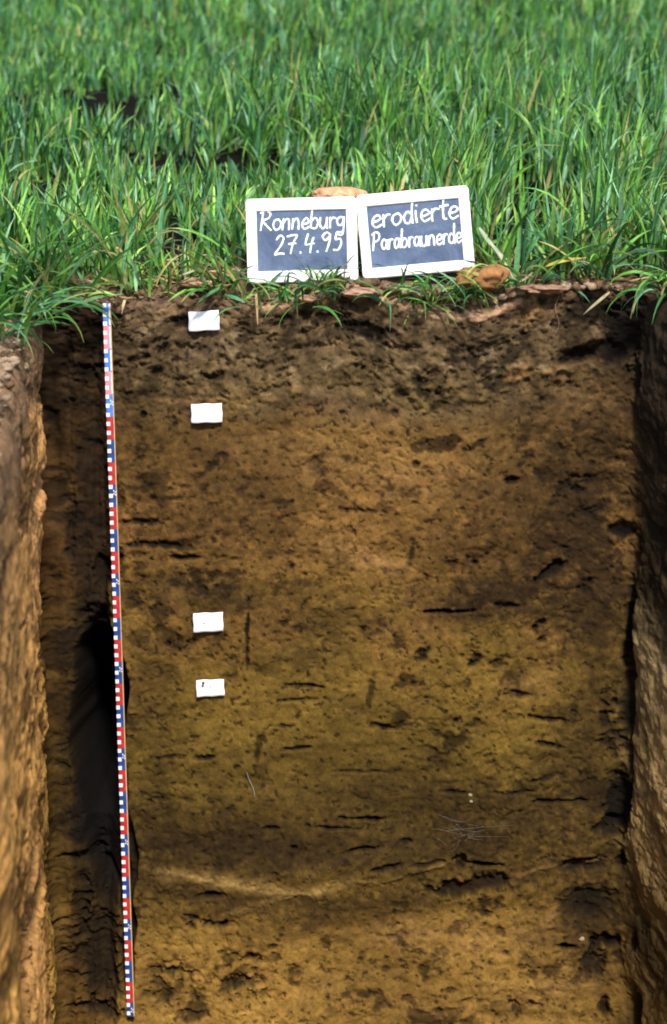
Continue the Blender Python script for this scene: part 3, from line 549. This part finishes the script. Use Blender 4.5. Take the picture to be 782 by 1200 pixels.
lone_leaf([f3(262, 336, .02), f3(250, 344, .04), f3(238, 352, .04), f3(229, 361, .03)], .009, 'single green leaf pointing down left above the topmost white card', (.10, .24, .09))
lone_leaf([f3(301, 345, .02), f3(302, 358, .03), f3(303, 382, .03)], .005, 'thin pale straw hanging down below the left chalkboard', (.50, .34, .16), 'straw', 'straw')
lone_leaf([f3(148, 352, .02), f3(147, 360, .035), f3(145, 369, .03)], .006, 'short pale straw hanging right of the top of the ruler', (.52, .42, .22), 'straw', 'straw')
lone_leaf([f3(712, 343, .03), f3(700, 352, .05), f3(688, 362, .05), f3(680, 370, .04)], .007, 'pale dry stalk slanting across the dark upper right of the pit face', (.45, .38, .20), 'straw', 'straw')
lone_leaf([f3(640, 312, -.01), f3(660, 306, .01), f3(690, 302, .0)], .012, 'yellow dry leaf lying on the edge right of the orange clod', (.60, .46, .10), 'leaf', 'leaf')
lone_leaf([f3(567, 262, -.10), f3(582, 285, -.08), f3(600, 305, -.05)], .010, 'pale leaf slanting down right of the right chalkboard', (.36, .42, .26))
lone_leaf([f3(580, 282, -.08), f3(590, 300, -.04), f3(604, 330, .0)], .007, 'bleached stalk leaning right of the orange clod', (.50, .48, .32), 'straw', 'straw')

# dry litter between the plants (uncountable)
def litter():
    n = 700; x = np.concatenate([rng.normal(.05, .35, 420), rng.uniform(-1.1, 1.1, 280)]); y = LIPY+np.abs(rng.normal(.02, .16, n))+.01; y = np.where((np.abs(x-.06) < .29) & (y < LIPY+.09), y+.12, y)
    z = ground_z(x, y)+rng.uniform(.004, .03, n)
    c = np.array([(.52, .36, .14), (.60, .45, .20), (.38, .24, .10), (.62, .50, .32)])[rng.integers(0, 4, n)]*rng.uniform(.6, 1.1, (n, 1))
    return leaves(np.stack([x, y, z], -1), rng.uniform(0, 6.28, n), rng.uniform(1.1, 1.6, n), rng.uniform(-.5, .5, n), rng.uniform(.02, .09, n), rng.uniform(.002, .007, n), c, 4, True, None, rng.normal(0, 1, n))
o = leaf_object('straw_litter', [litter()]); o['kind'] = 'stuff'; o['label'] = 'dry straw and dead leaf scraps strewn along the pit edge'; o['category'] = 'straw'

# ------------------------------------------------------------------ clods
def clod_mesh(name, sx, sy, sz, seed, tint, sub=3, rough=.28):
    import bmesh
    bm = bmesh.new(); bmesh.ops.create_icosphere(bm, subdivisions=sub, radius=1)
    v = np.array([q.co[:] for q in bm.verts]); a = fbm(v[:, 0]*1.3+seed*3.1+10, v[:, 1]*1.3+v[:, 2]*.9+10, seed, 2); b = fbm(v[:, 0]*4+v[:, 2]*2+20, v[:, 1]*4-v[:, 2]*3+20, seed+3, 3)
    fl = v*1.05; c2 = fbm(v[:, 0]*9+v[:, 2]*5+30, v[:, 1]*9-v[:, 2]*6+30, seed+6, 3); b = b+(c2-.5)*.5
    v = fl*(1+(a-.5)[:, None]*rough*2.4+(b-.5)[:, None]*rough*1.5)*np.array((sx, sy, sz))
    f = np.array([[q.index for q in p.verts] for p in bm.faces]); bm.free()
    me = mesh_np(name, v, f, True); color_attr(me, 'soil_tint', col(*tint)*(.75+.5*b)[:, None]); me.materials.append(M_SOIL)
    return me
def clod(px, py, Y, sx, sy, sz, seed, tint, label, rough=.28, rz=0):
    sz *= .8
    x = px_ground(px, py, Y); r = Vector(((px-391)/F, (600-py)/F, -1)); r.rotate(co.rotation_euler)
    p = Vector(CAM)+r*(Y/r.y)
    o = link('soil_clod', clod_mesh('soil_clod', sx, sy, sz, seed, tint, 4, rough)); o.location = p; o.rotation_euler = (0, 0, rz)
    return thing(o, label, 'clod', 'clods of soil on the pit edge')
clod(563, 326, 3.22, .055, .045, .030, 3, (140, 98, 60), 'orange brown clod below the lower right corner of the right chalkboard')
clod(396, 229, 3.36, .060, .040, .022, 5, (205, 150, 112), 'flat pinkish clod showing behind the tops of the two chalkboards', rough=.16)
clod(421, 343, 3.205, .046, .03, .012, 8, (150, 118, 95), 'crusty pale clod under the gap between the two chalkboards')
clod(360, 350, 3.20, .03, .02, .009, 9, (145, 112, 88), 'small pinkish clod under the left chalkboard')
clod(632, 339, 3.20, .045, .03, .011, 13, (140, 108, 86), 'sunlit pinkish clod on the lip between the orange clod and the dark corner', rough=.5, rz=.2)
clod(235, 332, 3.25, .04, .03, .014, 14, (185, 150, 112), 'pale clod on the edge above the topmost white card')
tuft(30, 3.08, 60, 'low spreading tuft on the left shoulder of the pit, over grey crumbs', .16, 1.1, .5, FWD+.2, 1.2, .08, 22, .05, .008, X=-.70)
tuft(-5, 2.9, 40, 'bright tuft nearest the viewer on the left shoulder of the pit', .15, 1.1, .5, FWD+.5, 1.2, .06, 23, .04, .008, X=-.69)
clod(15, 432, 2.86, .03, .03, .02, 15, (150, 125, 98), 'greyish clod under the grass at the left picture edge')
# crumbled earth on the left shoulder (uncountable)
vs, fs, cs, b = [], [], [], 0
proto = clod_mesh('crumb', 1, 1, 1, 21, (150, 128, 104), 1, .7); pv = np.zeros(len(proto.vertices)*3); proto.vertices.foreach_get('co', pv); pv = pv.reshape(-1, 3)
pf = np.array([p.vertices[:] for p in proto.polygons]); bpy.data.meshes.remove(proto)
def crumbs(n, xf, yf, smin, smax):
    global b
    for k in range(n):
        y = yf(); x = xf(y); s = smin+(smax-smin)*rng.random()**3; z = float(ground_z(np.array([x]), np.array([y]))[0])
        a = rng.uniform(0, 6.28); Rz = np.array(((math.cos(a), -math.sin(a), 0), (math.sin(a), math.cos(a), 0), (0, 0, 1)))
        vs.append((pv*np.array((s, s*rng.uniform(.6, 1), s*rng.uniform(.5, .9))))@Rz.T+np.array((x, y, z+s*.3)))
        fs.append(pf+b); cs.append(np.tile(col(*[(128, 108, 86), (84, 68, 52), (150, 128, 104), (108, 82, 58)][rng.integers(0, 4)]), (len(pv), 1))); b += len(pv)

def lx(y): return float(np.interp(y, [2.0, 3.21], [-.49, -.645]))-.02
crumbs(2600, lambda y: lx(y)-abs(rng.normal(0, .16)), lambda: rng.uniform(1.5, 3.12), .002, .013)
crumbs(900, lambda y: rng.uniform(-.75, .8), lambda: LIPY+.012+abs(rng.normal(0, .02)), .0015, .006)
crumbs(420, lambda y: rng.normal(.32, .22), lambda: LIPY+.004+abs(rng.normal(0, .014)), .002, .016)
crumbs(300, lambda y: .71+(3.21-y)*.285+abs(rng.normal(0, .1)), lambda: rng.uniform(2.0, 3.2), .003, .014)
me = mesh_np('soil_crumbs', np.concatenate(vs), np.concatenate(fs)); color_attr(me, 'soil_tint', np.concatenate(cs))
o = link('soil_crumbs', me, M_SOIL); o['kind'] = 'stuff'; o['label'] = 'loose grey brown soil crumbs scattered along the rim of the pit'; o['category'] = 'soil'

# pebbles in the face
for i, (px, py, r, lab) in enumerate(((551, 932, .0042, 'tiny pale pebble in the lower right pit face, upper of two'), (552, 939, .0036, 'tiny pale pebble in the lower right pit face, lower of two'),
        (682, 1101, .0060, 'pale pebble among dark patches low at the right of the face'))):
    o = link('pebble', clod_mesh('pebble', r*1.2, r*.8, r, 40+i, (200, 185, 160), 2, .2), None); o.data.materials.clear(); o.data.materials.append(M_STONE)
    o.location = on_face(px, py, .001); thing(o, lab, 'pebble', 'pebbles stuck in the pit face')

# ------------------------------------------------------------------ tubes (roots, chalk)
def smooth_pts(pts, k=5):
    P = []; n = len(pts); pts = [Vector(p) for p in pts]
    for i in range(n-1):
        a = pts[max(i-1, 0)]; b_ = pts[i]; c = pts[i+1]; d = pts[min(i+2, n-1)]
        for j in range(k):
            s = j/k; P.append(.5*((2*b_)+(c-a)*s+(2*a-5*b_+4*c-d)*s*s+(3*b_-a-3*c+d)*s**3))
    P.append(pts[-1]); return P
def tube(m, P, r0, r1, sides=5):
    n = len(P); v = []; f = []
    for i, p in enumerate(P):
        T = (P[min(i+1, n-1)]-P[max(i-1, 0)]); T = T.normalized() if T.length > 1e-9 else Vector((0, 0, 1)); s = T.cross(Vector((.1, 1, .2))).normalized(); u = T.cross(s)
        r = r0+(r1-r0)*i/max(1, n-1)
        for k in range(sides):
            a = 2*math.pi*k/sides; v.append(p+s*r*math.cos(a)+u*r*math.sin(a))
        if i: f += [((i-1)*sides+k, (i-1)*sides+(k+1) % sides, i*sides+(k+1) % sides, i*sides+k) for k in range(sides)]
    f += [tuple(range(sides)), tuple(reversed(range((n-1)*sides, n*sides)))]
    m.add(v, f)
def root(pix, label, r0=.0012, r1=.0004, mt=None, out=.004):
    P = [on_face(*p, out) for p in pix]; o0 = P[0]; m = MB(); tube(m, smooth_pts([p-o0 for p in P]), r0, r1)
    o = m.build('root', mt or M_ROOT, smooth=True); o.location = o0
    return thing(o, label, 'root', 'roots sticking out of the pit face')
root([(289, 905), (292, 915), (297, 925), (299, 934)], 'short pale rootlet standing slantwise low on the face', .0018, .001, M_PALEROOT)
root([(656, 347), (650, 362), (655, 380), (648, 395)], 'brown root hanging from the lip at the upper right')
root([(560, 352), (566, 366), (560, 384)], 'fine root hanging under the orange clod')
m = MB(); o0 = on_face(545, 975, .003)
for k in range(16):
    cx, cy = 535+random.gauss(0, 12), 978+random.gauss(0, 9); ax, ay = (560+random.uniform(0, 45), 970+random.uniform(-4, 12)) if k % 3 == 0 else (cx+random.gauss(0, 18), cy+random.gauss(0, 9))
    pts = [(cx, cy), ((cx+ax)/2+random.gauss(0, 4), (cy+ay)/2+random.gauss(0, 3)), (ax, ay)]
    tube(m, smooth_pts([on_face(*p, .002)-o0 for p in pts]), .0004, .0002, 3)
o = m.build('root_hairs', M_PALEROOT, smooth=True); o.location = o0
thing(o, 'wispy tangle of fine whitish root hairs low right of centre on the face', 'roots')

# ------------------------------------------------------------------ striped measuring rule
uA, tA = [float(q) for q in face_ut(126.5, 356)]; uB, tB = [float(q) for q in face_ut(155, 1187)]
pA = face_pt(uA, tA, .020); pB = face_pt(uB, tB, .022)
rl = empty('measuring_rule', pB)
thing(rl, 'long wooden measuring rule with red and blue bands and white squares on the pit face', 'ruler')
ax = (pA-pB); RLEN = ax.length; ax.normalize(); nrm = Vector((0, -math.cos(LEAN), math.sin(LEAN))); nrm = (nrm-ax*nrm.dot(ax)).normalized(); sx_ = ax.cross(nrm).normalized()
rl.rotation_euler = Matrix((sx_, ax, nrm)).transposed().to_euler()
if sx_.x < 0: sx_ = -sx_
WR = .0168
def boxmb(m, x0, x1, y0, y1, z0, z1):
    v = [(x, y, z) for z in (z0, z1) for y in (y0, y1) for x in (x0, x1)]
    m.add(v, [(0, 2, 3, 1), (4, 5, 7, 6), (0, 1, 5, 4), (2, 6, 7, 3), (0, 4, 6, 2), (1, 3, 7, 5)])
m = MB(); boxmb(m, -WR/2, WR/2, 0, RLEN, -.007, 0); m.build('wooden_bar', M_WOOD, rl)
nb = RLEN/.05; marks = MB(); nums = MB(); k = 0; y = RLEN
band_me = {}
while y > 0:
    h = min(.05, y); mt = (M_BLUE, M_RED)[k % 2] if k >= 5 else (M_BLUE_PALE, M_RED_PALE)[k % 2]
    key = (mt.name, round(h, 4))
    if key not in band_me:
        q = MB(); boxmb(q, -WR/2+.0002, WR/2-.0016, -h+.0002, 0, .0002, .0011); me = bpy.data.meshes.new('colour_band'); me.from_pydata(q.v, [], q.f); me.materials.append(mt); band_me[key] = me
    o = link('colour_band', band_me[key], None, rl, (0, y, 0))
    for c in range(5):
        if (k*5+c) % 2 == 0 and y-(c+1)*.01 > 0:
            boxmb(marks, -WR/2-.0002, -WR/2+.0078+random.uniform(-.0006, .0006), y-(c+1)*.01+.0006, y-c*.01-.0004, .0003, .0016)
    if k < 4: boxmb(marks, WR/2-.0040, WR/2-.0015, y-h+.002, y-.002, .0004, .0017)
    if k % 4 == 0 and k > 0:
        for (a0, b0) in ((.001, .012), (.0042, .015), (.001, .019), (.0052, .021)):
            boxmb(nums, a0, a0+.0022, y-b0-.0032, y-b0, .0004, .0016)
    y -= .05; k += 1
o = marks.build('white_squares', M_WHITE, rl); o['kind'] = 'stuff'
o = nums.build('number_marks', M_WHITE, rl); o['kind'] = 'stuff'

# ------------------------------------------------------------------ white horizon cards
def card(corners, label, marks_, nail, seed, notch=False):
    cs_ = [Vector(on_face(*c, .012)) for c in corners]; ctr_ = sum(cs_, Vector())/4
    ex = ((cs_[1]-cs_[0])+(cs_[2]-cs_[3])).normalized(); ey = ((cs_[0]-cs_[3])+(cs_[1]-cs_[2])).normalized(); ez = ex.cross(ey).normalized(); ey = ez.cross(ex)
    w = ((cs_[1]-cs_[0]).length+(cs_[2]-cs_[3]).length)/2; h = ((cs_[0]-cs_[3]).length+(cs_[1]-cs_[2]).length)/2
    t = empty('label_card', ctr_); t.rotation_euler = Matrix((ex, ey, ez)).transposed().to_euler(); thing(t, label, 'card', 'white cards pinned on the pit face')
    r = np.random.default_rng(seed); nx_, ny_ = 12, 7; v = []; f = []
    for zz in (0, -.0012):
        for j in range(ny_+1):
            for i in range(nx_+1):
                a = i/nx_-.5; b_ = j/ny_-.5; z = .002*math.sin(a*3+seed)+.003*a*b_*2+zz; yy = b_*h
                if notch and j == ny_: yy -= .0022*math.exp(-(a/.12)**2)
                v.append((a*w+.0006*math.sin(b_*9+seed), yy+.0006*math.sin(a*11+seed), z))
    n1 = (nx_+1)*(ny_+1)
    for j in range(ny_):
        for i in range(nx_):
            q = j*(nx_+1)+i; f += [(q, q+1, q+nx_+2, q+nx_+1), (n1+q, n1+q+nx_+1, n1+q+nx_+2, n1+q+1)]
    ring = [i for i in range(nx_+1)]+[j*(nx_+1)+nx_ for j in range(1, ny_+1)]+[ny_*(nx_+1)+i for i in range(nx_-1, -1, -1)]+[j*(nx_+1) for j in range(ny_-1, 0, -1)]
    for i in range(len(ring)): a, b_ = ring[i], ring[(i+1) % len(ring)]; f.append((b_, a, n1+a, n1+b_))
    m = MB(); m.add(v, f); m.build('card_sheet', M_CARD, t, True)
    if marks_:
        for (a, b_, l, an) in marks_:
            q = MB()
            P = [Vector((a*w+math.cos(an)*l*s+.0006*math.sin(s*9), b_*h+math.sin(an)*l*s, .0035)) for s in (0, .33, .66, 1)]; tube(q, P, .0009, .0008, 4)
            q.build('pencil_mark', M_INK, t)
    if nail:
        q = MB()
        P = [Vector((nail[0]*w, nail[1]*h, z)) for z in (-.03, .0085)]; tube(q, P, .0013, .0013, 8)
        P = [Vector((nail[0]*w, nail[1]*h, z)) for z in (.0085, .0100)]; tube(q, P, .0036, .0034, 10); q.build('nail', M_NAIL, t, True)
card([(220, 366), (257, 364), (258, 387), (222, 389)], 'white card high in the dark topsoil, topmost of the four, notched at its upper edge', None, None, 1, True)
card([(225, 474), (261, 473), (261, 495), (225, 496)], 'white card at the boundary under the dark topsoil, with a speck near its top right', ((.28, .22, .003, .5), (-.05, .05, .002, 0)), None, 2)
card([(227, 718), (262, 717), (262, 739), (228, 740)], 'white card with small pencil marks, third from the top, left of the long vertical crack', ((-.18, -.05, .005, .2), (.04, .22, .004, -.5), (.10, -.02, .002, 0)), None, 3)
card([(230, 797), (263, 796), (263, 815), (231, 817)], 'lowest white card, with a nail head near its upper left corner', ((-.02, .12, .006, .1), (.05, -.2, .003, 0)), (-.22, .36), 4)

# ------------------------------------------------------------------ chalkboards
GLY = {  # strokes in units of x height; (advance, [strokes])
 'R': (1.35, [[(.25, 1.7), (.18, .9), (.05, 0)], [(-.05, 1.55), (.5, 1.75), (1.0, 1.55), (.9, 1.1), (.25, .85), (.6, .5), (1.15, .0)]]),
 'P': (1.25, [[(.3, 1.7), (.2, .9), (.1, 0)], [(0, 1.5), (.5, 1.75), (1.0, 1.5), (.85, 1.0), (.25, .8)]]),
 'o': (1.0, [[(.55, .95), (.15, .8), (.05, .35), (.35, 0), (.75, .2), (.85, .65), (.55, .95)]]),
 'n': (1.05, [[(.1, .95), (.08, .5), (.05, 0)], [(.08, .55), (.35, .92), (.65, .9), (.72, .5), (.75, 0)]]),
 'e': (.95, [[(.1, .45), (.55, .5), (.8, .7), (.55, .98), (.2, .8), (.08, .35), (.35, 0), (.85, .2)]]),
 'b': (1.0, [[(.2, 1.9), (.12, 1.0), (.08, .05)], [(.1, .6), (.45, .95), (.8, .65), (.7, .15), (.35, 0), (.1, .15)]]),
 'u': (1.05, [[(.08, .95), (.05, .4), (.3, 0), (.65, .2), (.8, .95)], [(.8, .95), (.78, .4), (.85, 0)]]),
 'r': (.78, [[(.1, .95), (.1, .5), (.08, 0)], [(.1, .6), (.35, .92), (.68, .88)]]),
 'g': (1.0, [[(.8, .85), (.45, .98), (.1, .7), (.2, .25), (.6, .3), (.8, .85)], [(.8, .95), (.78, .1), (.65, -.6), (.1, -.55)]]),
 'd': (1.0, [[(.75, .75), (.4, .98), (.08, .6), (.2, .1), (.6, .1), (.78, .55)], [(.88, 1.9), (.8, 1.0), (.82, 0)]]),
 'i': (.5, [[(.15, .95), (.12, .5), (.18, 0)], [(.18, 1.42), (.22, 1.36)]]),
 't': (.75, [[(.35, 1.7), (.28, .8), (.32, .1), (.6, .05)], [(.0, 1.05), (.7, 1.12)]]),
 'a': (1.0, [[(.75, .8), (.4, .98), (.08, .6), (.2, .08), (.55, .12), (.76, .6)], [(.78, .95), (.76, .4), (.88, 0)]]),
 '2': (1.1, [[(.15, 1.35), (.45, 1.7), (.8, 1.45), (.6, .8), (.05, .05), (.5, .12), (.9, .02)]]),
 '7': (1.15, [[(.05, 1.55), (.5, 1.65), (.95, 1.6), (.6, .9), (.4, 0)], [(.2, .85), (.9, .9)]]),
 '4': (1.1, [[(.35, 1.65), (.1, .75), (.5, .72), (.95, .8)], [(.85, 1.3), (.7, .7), (.6, 0)]]),
 '9': (1.1, [[(.85, 1.4), (.5, 1.68), (.15, 1.35), (.35, .95), (.8, 1.3)], [(.85, 1.5), (.75, .8), (.5, 0)]]),
 '5': (1.1, [[(.95, 1.65), (.35, 1.6)], [(.35, 1.6), (.25, 1.0), (.65, 1.05), (.8, .6), (.55, .08), (.1, .1)]]),
 '.': (.5, [[(.15, .1), (.22, .0)]]), ',': (.5, [[(.25, .15), (.12, -.25)]])}
def write(txt, xh, x0, x1, base0, base1, parent, z, rad, jit=.03):
    r = random.Random(len(txt)); tot = sum(GLY[c][0] for c in txt); kx = (x1-x0)/tot; m = MB(); x = 0; n = 0
    for ch_ in txt:
        adv, st = GLY[ch_]
        for s in st:
            P = []
            for (a, b_) in s:
                X = x0+(x+a+b_*.06+r.uniform(-jit, jit))*kx; Y = base0+(base1-base0)*((X-x0)/(x1-x0))+(b_+r.uniform(-jit, jit))*xh
                P.append((X, Y, 0))
            P = smooth_pts(P, 6); N = len(P); v = []; f = []; zz = z+(n % 5)*.00012; n += 1
            T0 = (P[1]-P[0]).normalized(); T1 = (P[-1]-P[-2]).normalized(); P = [P[0]-T0*rad*.5]+P+[P[-1]+T1*rad*.5]; N = len(P)
            for i, p in enumerate(P):
                T = (P[min(i+1, N-1)]-P[max(i-1, 0)]); T = T.normalized() if T.length > 1e-9 else Vector((1, 0, 0)); s_ = Vector((-T.y, T.x, 0))
                rr = rad*(.55 if i in (0, N-1) else r.uniform(.72, 1.18))
                v += [p-s_*rr+Vector((0, 0, z)), p-s_*rr*.5+Vector((0, 0, zz+.0006)), p+s_*rr*.5+Vector((0, 0, zz+.0006)), p+s_*rr+Vector((0, 0, z))]
                if i: a = 4*(i-1); q = 4*i; f += [(a+j, q+j, q+j+1, a+j+1) for j in range(3)]
            m.add(v, f)
        x += adv
    return m.build('chalk_writing', M_CHALK, parent, True)
def board(cx, cy, Y, w, h, tilt, label, lines, rails, seed):
    r = Vector(((cx-391)/F, (600-cy)/F, -1)); r.rotate(co.rotation_euler); p = Vector(CAM)+r*(Y/r.y)
    lean = R(-13)
    Rm = Matrix.Rotation(math.pi/2+lean, 3, 'X')@Matrix.Rotation(R(tilt), 3, 'Z')
    bt = Rm@Vector((0, -h/2, 0))
    t = empty('chalkboard', p+bt); t.rotation_euler = Rm.to_euler(); thing(t, label, 'chalkboard', 'two small framed chalkboards')
    up = h/2                                     # local origin at the middle of the bottom edge
    ft, fb, fl_, fr = rails; T = .011
    def arc(cx_, cy_, rr, a0, a1, n=6): return [(cx_+rr*math.cos(R(a0+(a1-a0)*i/n)), cy_+rr*math.sin(R(a0+(a1-a0)*i/n))) for i in range(n+1)]
    rc = .011; W2 = w/2
    tops = [(W2, h-ft), *arc(W2-rc, h-rc, rc, 0, 90), *arc(-W2+rc, h-rc, rc, 90, 180), (-W2, h-ft)]
    bots = [(-W2, fb), *arc(-W2+rc, rc, rc, 180, 270), *arc(W2-rc, rc, rc, 270, 360), (W2, fb)]
    for out in (tops, bots):
        m = MB(); m.add(*bevel_prism(out, -T/2, T/2, .0018)); m.build('frame_rail', M_FRAME, t)
    for x0, x1 in ((-W2+.0004, -W2+fl_), (W2-fr, W2-.0004)):
        m = MB(); m.add(*bevel_prism([(x0, fb+.0004), (x1, fb+.0004), (x1, h-ft-.0004), (x0, h-ft-.0004)], -T/2+.0003, T/2-.0005, .0015)); m.build('frame_rail', M_FRAME, t)
    m = MB(); boxmb(m, -W2+fl_-.004, W2-fr+.004, fb-.004, h-ft+.004, -.002, .0015); m.build('slate', M_SLATE, t)
    for (txt, xh, x0, x1, b0, b1, rad) in lines: write(txt, xh, x0, x1, b0, b1, t, .0018, rad)
    return t
K = 1/518.
# left board: local x = (px-354)/518, local y = (331-py)/518
board(354, 281.5, 3.285, .248, .187, 1.4, 'left chalkboard, with a place name and a date in white chalk, leaning in the grass',
      [('Ronneburg', .0245, -.092, .098, .117, .119, .0021), ('27.4.95', .0250, -.062, .094, .062, .069, .0021)], (.028, .026, .024, .024), 1)
board(487, 272.5, 3.29, .252, .187, 5.2, 'right chalkboard, tilted, with two lines of white chalk handwriting, beside the orange clod',
      [('erodierte', .0275, -.096, .101, .112, .117, .0023), ('Parabraunerde', .0225, -.099, .103, .062, .062, .0021)], (.027, .023, .022, .024), 2)
